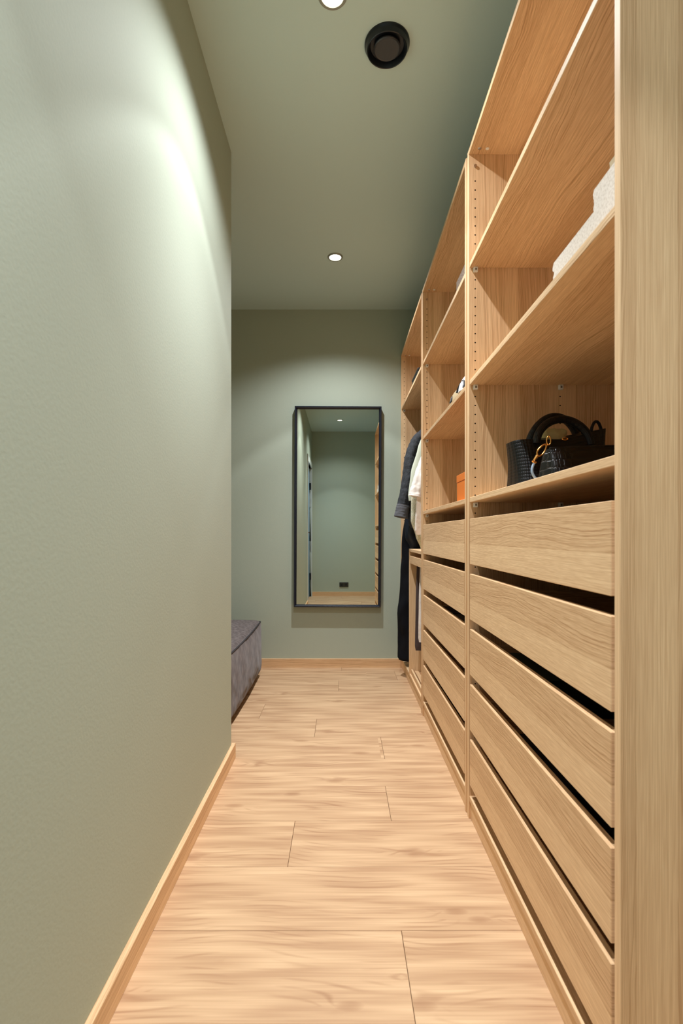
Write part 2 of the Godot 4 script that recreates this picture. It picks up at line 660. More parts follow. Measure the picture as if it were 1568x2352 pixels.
func build_room() -> void:
	var s := slab(NICHE_X - 0.12, RIGHT_X + 0.12, CEIL, CEIL + 0.12, NEAR_D - 0.12, FAR_D + 0.12)
	struct("ceiling", s, M.ceiling, "flat sage green ceiling above the dressing corridor", "ceiling")
	# corridor wall with its door opening near the camera's back, and the short return beyond the corner
	s = Shape.new()
	var bk := WALL_X - 0.12
	s.board(P(bk, 0, NEAR_D), P(WALL_X, CEIL, -0.62), 0.0)
	s.board(P(bk, 2.10, -0.62), P(WALL_X, CEIL, 0.30), 0.0)
	s.board(P(bk, 0, 0.30), P(WALL_X, CEIL, CORNER_D), 0.001)
	s.board(P(NICHE_X, 0, CORNER_D - 0.12), P(bk, CEIL, CORNER_D), 0.0)
	struct("wall_left", s, M.wall, "long sage green plaster wall beside the camera, ending at a corner", "wall")
	s = slab(NICHE_X - 0.12, RIGHT_X + 0.12, 0, CEIL, FAR_D, FAR_D + 0.12)
	struct("wall_far", s, M.wall, "sage green end wall that carries the black framed mirror", "wall")
	s = slab(RIGHT_X, RIGHT_X + 0.12, 0, CEIL, NEAR_D, FAR_D)
	struct("wall_right", s, M.wall, "sage green wall behind the oak wardrobes", "wall")
	s = slab(bk, RIGHT_X + 0.12, 0, CEIL, NEAR_D - 0.12, NEAR_D)
	struct("wall_near", s, M.wall, "sage green wall seen only in the mirror, with a black socket", "wall")
	s = slab(NICHE_X - 0.12, NICHE_X, 0, CEIL, CORNER_D - 0.12, FAR_D)
	struct("wall_niche", s, M.wall, "side wall of the niche behind the grey ottoman", "wall")
	# skirting boards
	s = Shape.new().wood(2, 0.1, 0.27, 2.6)
	s.board(P(WALL_X, 0, 0.385), P(WALL_X + 0.0165, 0.067, CORNER_D + 0.0165), 0.001)
	s.board(P(WALL_X, 0, NEAR_D + 0.0165), P(WALL_X + 0.0165, 0.067, -0.705), 0.001)
	s.wood(0, 0.3, 0.27, 2.6)
	s.board(P(NICHE_X, 0, CORNER_D), P(WALL_X, 0.067, CORNER_D + 0.0165), 0.001)
	struct("baseboard_left", s, M.oak, "oak skirting board along the long green wall", "baseboard")
	s = Shape.new().wood(0, 0.55, 0.30, 2.6)
	s.board(P(NICHE_X, 0, FAR_D - 0.0165), P(FRONT, 0.067, FAR_D), 0.001)
	struct("baseboard_far", s, M.oak, "oak skirting board under the mirror wall", "baseboard")
	s = Shape.new().wood(0, 0.2, 0.36, 2.6)
	s.board(P(WALL_X, 0, NEAR_D), P(RIGHT_X, 0.067, NEAR_D + 0.0165), 0.001)
	struct("baseboard_near", s, M.oak, "oak skirting board below the wall with the socket", "baseboard")
	# door in the corridor wall, seen in the mirror
	s = Shape.new().board(P(bk + 0.05, 0.006, -0.616), P(bk + 0.09, 2.094, 0.296), 0.002)
	var door := struct("door_1", s, M.door_blue, "pale blue door in the green wall, reflected in the mirror", "door")
	s = Shape.new()
	s.board(P(WALL_X - 0.1, 0, 0.30), P(WALL_X + 0.014, 2.185, 0.385), 0.002)
	s.board(P(WALL_X - 0.1, 0, -0.705), P(WALL_X + 0.014, 2.185, -0.62), 0.002)
	s.board(P(WALL_X - 0.1, 2.10, -0.62), P(WALL_X + 0.014, 2.185, 0.30), 0.002)
	obj("door_frame", s, M.door_white, door)
	for y in [0.28, 1.75]:
		s = Shape.new().board(P(bk + 0.09, y, -0.60), P(WALL_X - 0.005, y + 0.11, -0.575), 0.002)
		s.tube([P(WALL_X - 0.008, y, -0.588), P(WALL_X - 0.008, y + 0.11, -0.588)], 0.008)
		obj("hinge", s, M.black, door)
	s = Shape.new().board(P(bk + 0.09, 0.96, 0.21), P(bk + 0.098, 1.10, 0.25), 0.002)
	s.tube([P(bk + 0.09, 1.05, 0.23), P(bk + 0.135, 1.05, 0.23), P(bk + 0.14, 1.05, 0.215), P(bk + 0.14, 1.05, 0.12)], 0.009)
	obj("door_handle", s, M.black, door)
	# double socket on the wall behind the camera
	var so := thing("power_socket", "small black double socket low on the wall, seen in the mirror", "socket", P(0.04, 0.185, NEAR_D))
	obj("plate", Shape.new().board(Vector3(-0.075, -0.04, -0.011), Vector3(0.075, 0.04, 0.0), 0.003), M.socket, so)
	for sx in [-0.036, 0.036]:
		var turn := Transform3D(Basis(Vector3.RIGHT, PI / 2), Vector3(sx, 0, -0.011))
		s = Shape.new().lathe([Vector2(0.0, 0.004), Vector2(0.018, 0.004), Vector2(0.022, -0.003), Vector2(0.026, -0.003), Vector2(0.026, 0.0)], Vector3.ZERO, 24)
		var o := obj("outlet", s, M.black, so)
		o.transform = Transform3D(Basis(Vector3.RIGHT, -PI / 2), turn.origin)


func build_floor() -> void:
	var s := slab(NICHE_X - 0.12, RIGHT_X + 0.12, -0.12, -0.0105, NEAR_D - 0.12, FAR_D + 0.12)
	var fl := struct("floor", s, M.joint, "pale oak plank floor laid across the corridor", "floor")
	var joints := {3: [0.153], 4: [], 5: [-0.164], 6: [0.176], 7: [], 8: [0.195], 9: [-0.136], 10: [-0.455], 11: [], 12: [-0.02], 13: [0.39]}
	for k in range(-5, 15):
		var d0 := 1.0425 + 0.2475 * (k - 3)
		var d1 := d0 + 0.2475
		d0 = maxf(d0, NEAR_D)
		d1 = minf(d1, FAR_D)
		if d1 - d0 < 0.01:
			continue
		var xs := [NICHE_X if d0 > CORNER_D - 0.4 else WALL_X - 0.12]
		var cuts: Array = joints.get(k, [0.1 * ((k * 7 + 50) % 9) - 0.4])
		if cuts.is_empty() and xs[0] < -1.0:
			cuts = [-0.9]
		xs.append_array(cuts)
		xs.append(RIGHT_X)
		for j in xs.size() - 1:
			var g := 0.0006
			s = Shape.new()
			var strip := (k * 3 + j * 2 + 40) % 4
			var vlen := 0.2475 * 4.0
			# v runs along -z inside one quarter of the sheet
			s.wood(0, 0.0, 0.0, 1.80, vlen * 1.03)
			s.uo = rng.randf() * maxf(0.0, 1.0 - (xs[j + 1] - xs[j]) / 1.80) - xs[j] / 1.80
			s.vo = (strip + 0.015) / 4.0 + d1 / s.lv
			s.board(P(xs[j] + g, -0.0105, d0 + g), P(xs[j + 1] - g, 0, d1 - g), 0.0006)
			obj("plank", s, M.floor_oak, fl)


func frame_span(k: int) -> Array:  # inner faces of the side panels, as depths
	var a: float = [0.8394, 1.8576, 2.8768][k]
	return [a, a + [0.961, 0.962, 0.962][k]]


# far side panel with its drilled rows as real blind holes
func drilled_panel(t: Node3D, d: float, th: float, k: int) -> void:
	var x0 := FRONT
	var x1 := FRONT + 0.576
	var y0 := 0.0
	var y1 := 2.384
	var s := Shape.new().wood(1, 0.02, 0.03 + 0.11 * k, 2.5, 0.65)
	var hole := Shape.new()
	s.board(P(x0, y0, d), P(x1, y1, d + th), 0.001, 1 << 5)
	var b := 0.001
	var rows := [0.4765, 0.779]
	var xs := [x0 + b]
	for xr in rows:
		xs.append(xr - 0.004)
		xs.append(xr + 0.004)
	xs.append(x1 - b)
	var nn := Vector3(0, 0, 1)
	for c in xs.size() - 1:
		if c % 2 == 0:
			s.quad(P(xs[c], y0 + b, d), P(xs[c + 1], y0 + b, d), P(xs[c + 1], y1 - b, d), P(xs[c], y1 - b, d), nn)
			continue
		var xc: float = (xs[c] + xs[c + 1]) / 2.0
		var yc := 0.16
		var count := 67
		s.quad(P(xs[c], y0 + b, d), P(xs[c + 1], y0 + b, d), P(xs[c + 1], yc - 0.016, d), P(xs[c], yc - 0.016, d), nn)
		for q in count:
			var y := yc + 0.032 * q
			var inner := []
			var outer := []
			var deep := []
			for e in 8:
				var a := TAU * e / 8.0
				inner.append(P(xc + 0.0027 * cos(a), y + 0.0027 * sin(a), d))
				deep.append(P(xc + 0.0027 * cos(a), y + 0.0027 * sin(a), d + 0.009))
				var ox := signf(cos(a)) * 0.004 if absf(cos(a)) > 0.3 else 0.0
				var oy := signf(sin(a)) * 0.016 if absf(sin(a)) > 0.3 else 0.0
				outer.append(P(xc + ox, y + oy, d))
			for e in 8:
				var f := (e + 1) % 8
				s.quad(inner[e], inner[f], outer[f], outer[e], nn)
				var am := TAU * (e + 0.5) / 8.0
				hole.quad(inner[e], inner[f], deep[f], deep[e], Vector3(-cos(am), -sin(am), 0))
				hole.tri(P(xc, y, d + 0.009), deep[e], deep[f], nn)
		var top := yc + 0.032 * count - 0.016
		s.quad(P(xs[c], top, d), P(xs[c + 1], top, d), P(xs[c + 1], y1 - b, d), P(xs[c], y1 - b, d), nn)
	var o := obj("side_panel", s, M.oak, t)
	var h := obj("peg_holes", hole, M.hole, o)
	h.set_meta("kind", "stuff")


func wardrobe(k: int) -> void:
	var labels := [
		"oak wardrobe unit closest to the camera, with handbags on its shelf and five drawers",
		"middle oak wardrobe unit holding an orange box, caps and five drawers",
		"end oak wardrobe unit by the mirror wall, with hanging clothes"]
	var t := thing("wardrobe", labels[k], "wardrobe", Vector3.ZERO, "oak wardrobe units along one wall")
	var sp := frame_span(k)
	var a: float = sp[0]
	var b: float = sp[1]
	var th := 0.018
	var x1 := FRONT + 0.576
	# near side panel (its outer face is what the camera sees of unit one)
	var s := Shape.new().wood(1, 0.0, 0.1 + 0.31 * k, 2.5, 0.45)
	s.board(P(FRONT, 0, a - th), P(x1, 2.384, a), 0.001)
	obj("side_panel", s, M.oak, t)
	drilled_panel(t, b, th, k)
	# filler strip in the joint to the next unit
	s = Shape.new().wood(1, 0.1, 0.2, 2.5)
	var gap_to: float = [1.8396, 2.8588, FAR_D][k]
	s.board(P(FRONT + 0.003, 0, b + th), P(FRONT + 0.03, 2.38, minf(gap_to, b + th + 0.0205)), 0.0005)
	obj("filler_strip", s, M.oak, t)
	s = Shape.new().wood(2, 0.3 + 0.1 * k, 0.35, 1.3)
	s.board(P(FRONT, 2.366, a), P(x1, 2.384, b), 0.001)
	obj("top_panel", s, M.oak, t)
	s = Shape.new().wood(2, 0.15 + 0.2 * k, 0.6, 1.3)
	s.board(P(FRONT + 0.002, 0.063, a), P(x1, 0.081, b), 0.001)
	obj("bottom_panel", s, M.oak, t)
	s = Shape.new().wood(2, 0.1 + 0.3 * k, 0.17, 1.3)
	s.board(P(FRONT + 0.007, 0.0, a), P(FRONT + 0.023, 0.063, b), 0.001)
	obj("plinth", s, M.oak, t)
	s = Shape.new().wood(1, 0.0, 0.21 * k, 2.5, 0.65)
	s.board(P(x1 - 0.012, 0.081, a), P(x1 - 0.004, 2.366, b), 0.0)
	obj("back_panel", s, M.oak, t)
	var shelves: Array = [1.962, 1.544, 1.126] if k < 2 else [1.962]
	for i in shelves.size():
		var y: float = shelves[i]
		s = Shape.new().wood(2, 0.13 * i + 0.37 * k, 0.62 - 0.08 * i + 0.12 * k, 1.3, 0.65)
		s.board(P(FRONT + 0.003, y, a + 0.001), P(x1 - 0.014, y + 0.018, b - 0.001), 0.0012)
		var sh := obj("shelf", s, M.oak, t)
		for xr in [0.4765, 0.779]:
			for side in [0, 1]:
				var dd: float = b - 0.0115 if side == 0 else a + 0.0005
				var c := Shape.new()
				c.board(P(xr - 0.0075, y - 0.017, dd), P(xr + 0.0075, y - 0.0002, dd + 0.011), 0.0012)
				var cl := obj("shelf_support", c, M.white_plastic, sh)
				cl.name = "shelf_support"
				if side == 0:
					c = Shape.new().board(P(xr - 0.003, y - 0.0125, dd - 0.0005), P(xr + 0.003, y - 0.005, dd + 0.001), 0.0004)
					obj("shelf_support_screw", c, M.clip_grey, sh)
	# fixings under the top panel
	for xr in [0.485, 0.512]:
		s = Shape.new().lathe([Vector2(0.0, -0.0015), Vector2(0.0055, -0.0015), Vector2(0.0065, 0.0)], P(xr, 2.366, b - 0.028), 16)
		obj("cam_fitting", s, M.chrome if xr < 0.5 else M.white_plastic, t)
	s = Shape.new().tube([P(0.4765, 2.325, b - 0.004), P(0.4765, 2.325, b)], 0.0055, 12)
	obj("joint_screw", s, M.chrome, t)
	s = Shape.new().board(P(FRONT + 0.002, 2.384, b + 0.004), P(FRONT + 0.03, 2.392, b + 0.03), 0.001)
	obj("joint_bracket", s, M.lamp_ring, t)
	if k < 2:
		for i in 5:
			drawer(t, a, b, 1.068 - 0.195 * i, k, i)
	else:
		hanging_fittings(t, a, b)


func drawer(t: Node3D, a: float, b: float, top: float, k: int, i: int) -> void:
	var d0 := a + 0.0105
	var d1 := b - 0.0150
	var bottom := top - 0.161
	# the same print on every front: wavy figure above, a straight stave along the bottom
	var s := Shape.new().wood(2, 0.93 - 0.02 * i + 0.13 * k, 0.0, 1.32, 0.65)
	s.vo = (0.166 * 1.0 + 0.0385) - bottom / 0.65
	s.board(P(FRONT, bottom, d0), P(FRONT + 0.018, top, d1), 0.0012)
	var f := obj("drawer", s, M.oak, t)
	s = Shape.new().wood(0, 0.2, 0.3)
	var bx := FRONT + 0.018
	s.board(P(bx, bottom + 0.012, d0 + 0.012), P(bx + 0.5, bottom + 0.105, d0 + 0.024), 0.0005)
	s.board(P(bx, bottom + 0.012, d1 - 0.024), P(bx + 0.5, bottom + 0.105, d1 - 0.012), 0.0005)
	s.board(P(bx + 0.488, bottom + 0.012, d0 + 0.024), P(bx + 0.5, bottom + 0.105, d1 - 0.024), 0.0005)
	s.board(P(bx, bottom + 0.012, d0 + 0.024), P(bx + 0.488, bottom + 0.018, d1 - 0.024), 0.0)
	obj("drawer_box", s, M.oak, f)
	for dd in [a + 0.0005, b - 0.0112]:
		s = Shape.new().board(P(bx + 0.004, bottom + 0.02, dd), P(bx + 0.48, bottom + 0.05, dd + 0.0105), 0.001)
		obj("drawer_runner", s, M.chrome, f)
	if i == 0:
		s = Shape.new().board(P(bx + 0.002, bottom - 0.004, b - 0.03), P(bx + 0.03, bottom + 0.008, b - 0.016), 0.002)
		obj("front_clip", s, M.chrome, f)


func hanging_fittings(t: Node3D, a: float, b: float) -> void:
	var s := Shape.new().tube([P(0.742, 1.885, a), P(0.742, 1.885, b)], 0.0125, 20)
	obj("hanging_rail", s, M.chrome, t)
	var dd := 3.385
	s = Shape.new().wood(1, 0.1, 0.5, 2.5)
	s.board(P(FRONT + 0.001, 0.081, dd), P(1.012, 0.900, dd + 0.018), 0.001)
	obj("divider_panel", s, M.oak, t)
	s = Shape.new().wood(2, 0.4, 0.44)
	s.board(P(FRONT + 0.001, 0.900, a), P(1.012, 0.918, dd + 0.018), 0.001)
	obj("divider_shelf", s, M.oak, t)
	# pull-out trouser rack
	s = Shape.new().wood(2, 0.1, 0.15)
	s.board(P(FRONT + 0.003, 0.822, a + 0.012), P(FRONT + 0.021, 0.872, dd - 0.004), 0.001)
	var rack := obj("trouser_rack", s, M.oak, t)
	for q in [a + 0.012, dd - 0.02]:
		s = Shape.new().wood(0, 0.1, 0.15)
		s.board(P(FRONT + 0.021, 0.83, q), P(0.95, 0.864, q + 0.014), 0.0008)
		obj("rack_side", s, M.oak, rack)
	for q in [2.96, 3.05, 3.14, 3.24, 3.33]:
		s = Shape.new().tube([P(FRONT + 0.021, 0.845, q), P(0.95, 0.845, q)], 0.006, 10)
		obj("rack_bar", s, M.chrome, rack)
	# slatted shoe tray at the bottom
	s = Shape.new().wood(2, 0.2, 0.25)
	s.board(P(FRONT + 0.012, 0.081, a + 0.004), P(FRONT + 0.024, 0.112, dd - 0.004), 0.001)
	var tray := obj("shoe_tray", s, M.oak, t)
	for q in 6:
		s = Shape.new().wood(2, 0.2 + 0.05 * q, 0.25 + 0.04 * q)
		var xx := FRONT + 0.036 + 0.045 * q
		s.board(P(xx, 0.090, a + 0.004), P(xx + 0.026, 0.102, dd - 0.004), 0.001)
		obj("tray_slat", s, M.oak, tray)
	s = Shape.new().wood(0, 0.2, 0.1)
	s.board(P(FRONT + 0.024, 0.081, a + 0.004), P(0.80, 0.090, a + 0.02), 0.0005)
	obj("tray_bearer", s, M.oak, tray)
	s = Shape.new().wood(0, 0.3, 0.1)
	s.board(P(FRONT + 0.024, 0.081, dd - 0.02), P(0.80, 0.090, dd - 0.004), 0.0005)
	obj("tray_bearer", s, M.oak, tray)


func build_mirror() -> void:
	var t := thing("wall_mirror", "tall black framed mirror hung on the green end wall", "mirror", P(-0.0288, 1.2237, FAR_D))
	t.rotation_degrees.z = -0.28
	var w := 0.3278
	var h := 0.759
	var f := 0.0105
	var dep := 0.051
	for q in [[-w, w, h - f, h], [-w, w, -h, -h + f], [-w, -w + f, -h + f, h - f], [w - f, w, -h + f, h - f]]:
		var s := Shape.new().board(Vector3(q[0], q[2], 0.0), Vector3(q[1], q[3], dep), 0.0012)
		obj("frame_rail", s, M.frame_black, t)
	# sloping inner lip round the glass
	var ring := Shape.new()
	var o := Vector2(w - f, h - f)
	var i := Vector2(w - f - 0.008, h - f - 0.008)
	for c in [[Vector2(-1, 1), Vector2(1, 1)], [Vector2(1, 1), Vector2(1, -1)], [Vector2(1, -1), Vector2(-1, -1)], [Vector2(-1, -1), Vector2(-1, 1)]]:
		var p: Vector2 = c[0]
		var q2: Vector2 = c[1]
		var mid := (p + q2) / 2.0
		var nn := Vector3(-mid.x, -mid.y, 0.45).normalized()
		ring.quad(Vector3(p.x * o.x, p.y * o.y, dep - 0.004), Vector3(q2.x * o.x, q2.y * o.y, dep - 0.004), Vector3(q2.x * i.x, q2.y * i.y, dep - 0.022), Vector3(p.x * i.x, p.y * i.y, dep - 0.022), nn)
	obj("inner_lip", ring, M.frame_black, t)
	var g := Shape.new().board(Vector3(-w + f, -h + f, dep - 0.030), Vector3(w - f, h - f, dep - 0.0225), 0.0)
	obj("mirror_glass", g, M.mirror, t)
	var bp := Shape.new().board(Vector3(-w + f, -h + f, 0.001), Vector3(w - f, h - f, dep - 0.031), 0.0)
	obj("backing", bp, M.black, t)


# soft box: rounded cuboid with a lumpy skin
func soft_box(lo: Vector3, hi: Vector3, r: float, amp: float, freq: float, sd: int, res := 28, bulge := 0.0) -> Shape:
	var nz := noise(sd, freq, 3)
	var c := (lo + hi) / 2.0
	var half := (hi - lo) / 2.0
	r = minf(r, minf(half.x, minf(half.y, half.z)) * 0.98)
	var s := Shape.new()
	var skin := func(d: Vector3) -> Vector3:  # d on the unit cube
		var p := d * half
		var core := half - Vector3.ONE * r
		var inner := p.clamp(-core, core)
		var off := p - inner
		var out := off.normalized() if off.length() > 1e-9 else d.normalized()
		var q := inner + out * r
		var roundness := Vector3(1 - d.x * d.x, 1 - d.y * d.y, 1 - d.z * d.z)
		for k in 3:
			q[k] += signf(q[k]) * bulge * roundness[(k + 1) % 3] * roundness[(k + 2) % 3] * absf(d[k])
		return c + q + out * amp * nz.get_noise_3dv(q + c)
	for axis in 3:
		for sg in [-1.0, 1.0]:
			var rows := []
			for i in res + 1:
				var row := PackedVector3Array()
				for j in res + 1:
					var d := Vector3.ZERO
					d[axis] = sg
					d[(axis + 1) % 3] = sin((2.0 * j / res - 1.0) * PI / 2.0)
					d[(axis + 2) % 3] = sin((2.0 * i / res - 1.0) * PI / 2.0)
					row.append(skin.call(d))
				rows.append(row)
			s.sheet(rows, false, 1, 1, sg < 0)
	return s


func build_ottoman() -> void:
	var x0 := -1.40
	var x1 := -0.575
	var d0 := 2.60
	var d1 := 3.64
	var t := thing("ottoman", "grey suede ottoman with dark piping, beside the end wall", "ottoman", P((x0 + x1) / 2, 0, (d0 + d1) / 2))
	var hx := (x1 - x0) / 2
	var hz := (d1 - d0) / 2
	var s := soft_box(Vector3(-hx, 0.028, -hz), Vector3(hx, 0.402, hz), 0.035, 0.006, 7.0, 41, 40, 0.026)
	obj("cushion_body", s, M.suede, t)
	for e in [0.385]:
		var path := []
		var ax := hx + 0.002
		var az := hz + 0.002
		for p in [Vector2(1, -1), Vector2(1, 1), Vector2(-1, 1), Vector2(-1, -1), Vector2(1, -1)]:
			path.append(Vector3(p.x * (ax - 0.01), e + 0.001, p.y * (az - 0.01)))
		var fullp := []
		for q in 4:
			for w in 14:
				var f := w / 14.0
				var pt: Vector3 = path[q].lerp(path[q + 1], f)
				var bow := 0.010 * sin(PI * f)
				pt += Vector3(signf(pt.x), 0, 0) * bow if q % 2 == 0 else Vector3(0, 0, signf(pt.z)) * bow
				fullp.append(pt)
		fullp.append(path[0])
		obj("piping", Shape.new().tube(fullp, 0.0052, 8), M.piping, t)
	for q in [Vector2(-1, -1), Vector2(1, -1), Vector2(-1, 1), Vector2(1, 1)]:
		s = Shape.new().lathe([Vector2(0, 0), Vector2(0.022, 0), Vector2(0.025, 0.036), Vector2(0, 0.036)], Vector3(q.x * (hx - 0.09), 0, q.y * (hz - 0.09)), 20)
		obj("foot", s, M.black, t)


func build_ceiling_fittings() -> void:
	var labels := ["recessed ceiling downlight seen only in the mirror", "lit round downlight cut by the top of the photo, beside the black vent", "lit round ceiling downlight in front of the end wall"]
	for k in 3:
		var t := thing("downlight", labels[k], "ceiling lamp", P(LAMP_X[k], CEIL, LAMP_D[k]), "ceiling downlights in one row")
		var s := Shape.new().lathe([Vector2(0.036, -0.001), Vector2(0.037, -0.006), Vector2(0.0445, -0.0065), Vector2(0.0475, -0.003), Vector2(0.0475, 0.0)], Vector3.ZERO, 48)
		obj("trim_ring", s, M.lamp_ring, t)
		s = Shape.new().lathe([Vector2(0.0, -0.0022), Vector2(0.0365, -0.0022), Vector2(0.0365, -0.0005)], Vector3.ZERO, 40)
		obj("lamp_lens", s, M.glow, t)
	var v := thing("ceiling_vent", "round black extract valve in the green ceiling", "vent", P(0.16, CEIL, 1.774))
	var o := Shape.new().lathe([Vector2(0.079, 0.0), Vector2(0.079, -0.004), Vector2(0.075, -0.010), Vector2(0.0705, -0.023), Vector2(0.0685, -0.0245), Vector2(0.0665, -0.023), Vector2(0.058, -0.006), Vector2(0.0, -0.006)], Vector3.ZERO, 64)
	obj("vent_flange", o, M.vent, v)
	o = Shape.new().lathe([Vector2(0.0, -0.020), Vector2(0.040, -0.020), Vector2(0.043, -0.021), Vector2(0.046, -0.018), Vector2(0.046, -0.014), Vector2(0.024, -0.008)], Vector3.ZERO, 56)
	obj("vent_disc", o, M.vent_disc, v)


func build_bags() -> void:
	var top := 1.1441
	# woven tote at the back
	var t := thing("tote_bag", "black woven tote bag with looped handles, standing behind the shiny bag", "handbag", P(0.69, top, 1.63))
	t.rotation_degrees.y = 4.0
	var rings := []
	for i in 15:
		var f := i / 14.0
		var y := 0.002 + 0.172 * f
		var hw := 0.146 + 0.008 * f - 0.006 * sin(f * PI)
		var hd := lerpf(0.085, 0.050, f)
		if i == 0:
			hw -= 0.012
			hd -= 0.012
		var ring := PackedVector3Array()
		for j in 48:
			var a := TAU * j / 48.0
			var cx := signf(cos(a)) * pow(absf(cos(a)), 0.4) * hw
			var cz := signf(sin(a)) * pow(absf(sin(a)), 0.4) * hd
			var sag := 0.010 * cos(cx / hw * PI) * f
			ring.append(Vector3(cx, y + sag * -1.0 + 0.022 * f * cx / hw, cz + 0.004 * sin(cx * 40.0)))
		rings.append(ring)
	obj("woven_body", Shape.new().loft(rings, 3.0, 1.0), M.tote, t)
	for q in [[0.052, 0.0, 0.028], [-0.050, 0.02, 0.0]]:
		var path := []
		for i in 25:
			var f := i / 24.0
			var a := PI * (1.0 - f)
			path.append(Vector3(q[1] + cos(a) * 0.088 * (1.0 - 0.2 * sin(a)), 0.150 + pow(sin(a), 0.75) * (0.108 - q[2]), q[0] * (1.0 - 0.2 * sin(a))))
		obj("handle", Shape.new().tube(path, 0.0125, 12), M.tote, t)
	obj("pouch", soft_box(Vector3(-0.048, 0.12, -0.03), Vector3(0.030, 0.208, 0.03), 0.02, 0.006, 30.0, 51, 14), M.tote_lining, t)
	var side := []
	for i in 20:
		var a := PI * i / 19.0
		side.append(Vector3(0.125 + 0.02 * cos(a), 0.165 + 0.065 * sin(a), 0.02))
	obj("side_loop", Shape.new().tube(side, 0.005, 8), M.tote, t)
	# crocodile-print bag in front
	t = thing("shoulder_bag", "shiny black crocodile print bag with gold clasp, at the shelf front", "handbag", P(0.735, top, 1.40))
	t.rotation_degrees.y = 8.0
	var s := Shape.new()
	rings = []
	for i in 12:
		var f := i / 11.0
		var y := 0.001 + 0.108 * f
		var hw := 0.185 - 0.006 * f
		var hd := lerpf(0.05, 0.018, f * f)
		var ring := PackedVector3Array()
		for j in 48:
			var a := TAU * j / 48.0
			var cx := signf(cos(a)) * pow(absf(cos(a)), 0.22) * hw
			var cz := signf(sin(a)) * pow(absf(sin(a)), 0.22) * hd
			ring.append(Vector3(cx, y + 0.010 * f * cx / hw, cz))
		rings.append(ring)
	s.loft(rings, 2.4, 0.5)
	obj("leather_body", s, M.croc, t)
	s = Shape.new().tube([Vector3(-0.178, 0.100, 0.014), Vector3(0.0, 0.110, 0.017), Vector3(0.178, 0.119, 0.014)], 0.003, 8)
	obj("top_piping", s, M.croc, t)
	# gold snap hook hanging off the corner, and the strap that it holds
	var ring2 := []
	for i in 17:
		var a := TAU * i / 16.0
		ring2.append(Vector3(-0.176 + 0.006 * cos(a), 0.122 + 0.012 * sin(a), 0.006))
	s = Shape.new().tube(ring2, 0.0016, 8)
	obj("corner_ring", s, M.gold, t)
	var hook := []
	for i in 21:
		var a := TAU * i / 20.0
		var along := 0.019 * cos(a)
		var across := 0.0085 * sin(a) * (1.0 - 0.25 * cos(a))
		hook.append(Vector3(-0.199 + along * 0.62 + across * 0.78, 0.095 + along * 0.78 - across * 0.62, 0.012))
	s = Shape.new().tube(hook, 0.0022, 8)
	s.tube([Vector3(-0.212, 0.079, 0.012), Vector3(-0.222, 0.066, 0.012)], [0.0048, 0.003], 10)
	s.tube([Vector3(-0.226, 0.066, 0.012), Vector3(-0.222, 0.060, 0.012), Vector3(-0.216, 0.062, 0.012)], 0.0028, 8)
	obj("snap_hook", s, M.gold, t)
	var st := []
	for i in 15:
		var f := i / 14.0
		st.append(Vector3(-0.222 - 0.016 * sin(f * PI * 0.7) + 0.03 * f * f, 0.058 - 0.054 * f, 0.012 + 0.01 * f))
	obj("strap", Shape.new().tube(st, 0.0034, 8), M.strap, t)
	var r3 := []
	for i in 13:
		var a := TAU * i / 12.0
		r3.append(Vector3(-0.132 + 0.008 * cos(a), 0.1265 + 0.003 * sin(a), 0.012))
	obj("rivet", Shape.new().tube(r3, 0.0015, 8), M.gold, t)


func build_shelf_things() -> void:
	# folded fleece blankets on the second shelf of unit one
	var y := 1.5625
	var g := "folded blankets stacked on one shelf"
	tag(obj("blanket", soft_box(P(0.476, y, 0.862) , P(0.88, y + 0.058, 1.135), 0.029, 0.015, 32.0, 61, 90), M.fleece), "cream fleece blanket at the bottom of the pile on the upper shelf", "blanket", g)
	tag(obj("blanket", soft_box(P(0.486, y + 0.060, 0.862), P(0.87, y + 0.112, 0.975), 0.026, 0.014, 32.0, 62, 60), M.fleece), "cream fleece blanket folded on top of the wider cream one", "blanket", g)
	tag(obj("blanket", soft_box(P(0.505, y + 0.115, 0.862), P(0.84, y + 0.150, 0.952), 0.016, 0.004, 32.0, 64, 20), M.cap_beige), "beige folded cloth on the very top of the cream blankets", "blanket", g)
	# knitted jumper, unit two, top shelf
	tag(obj("jumper", soft_box(P(0.474, 1.9805, 1.885), P(0.84, 2.052, 2.085), 0.034, 0.007, 45.0, 63, 60), M.knit), "folded brown knitted jumper on the upper shelf of the middle wardrobe", "jumper")
	# caps on the shelf below
	cap(P(0.562, 1.5622, 2.165), -12.0, M.cap_beige, "beige baseball cap on a shelf, with its strap opening towards the aisle")
	cap(P(0.552, 1.5622, 1.965), 6.0, M.cap_white, "white baseball cap beside the beige one, half hidden by the upright")
	# orange box
	var t := thing("gift_box", "orange cardboard box standing on the lower shelf beside the upright", "box", P(0.56, 1.1442, 2.045))
	obj("box_base", Shape.new().board(Vector3(-0.068, 0, -0.108), Vector3(0.068, 0.088, 0.108), 0.001), M.orange, t)
	obj("box_lid", Shape.new().board(Vector3(-0.0695, 0.0882, -0.1095), Vector3(0.0695, 0.118, 0.1095), 0.001), M.orange, t)
	# black case, unit three
	t = thing("storage_case", "small black case on the shelf above the hanging clothes", "case", P(0.64, 1.9803, 3.275))
	obj("case_body", Shape.new().board(Vector3(-0.165, 0, -0.13), Vector3(0.165, 0.055, 0.13), 0.006), M.black, t)
	obj("case_lid", Shape.new().board(Vector3(-0.167, 0.0555, -0.132), Vector3(0.167, 0.075, 0.132), 0.006), M.black, t)


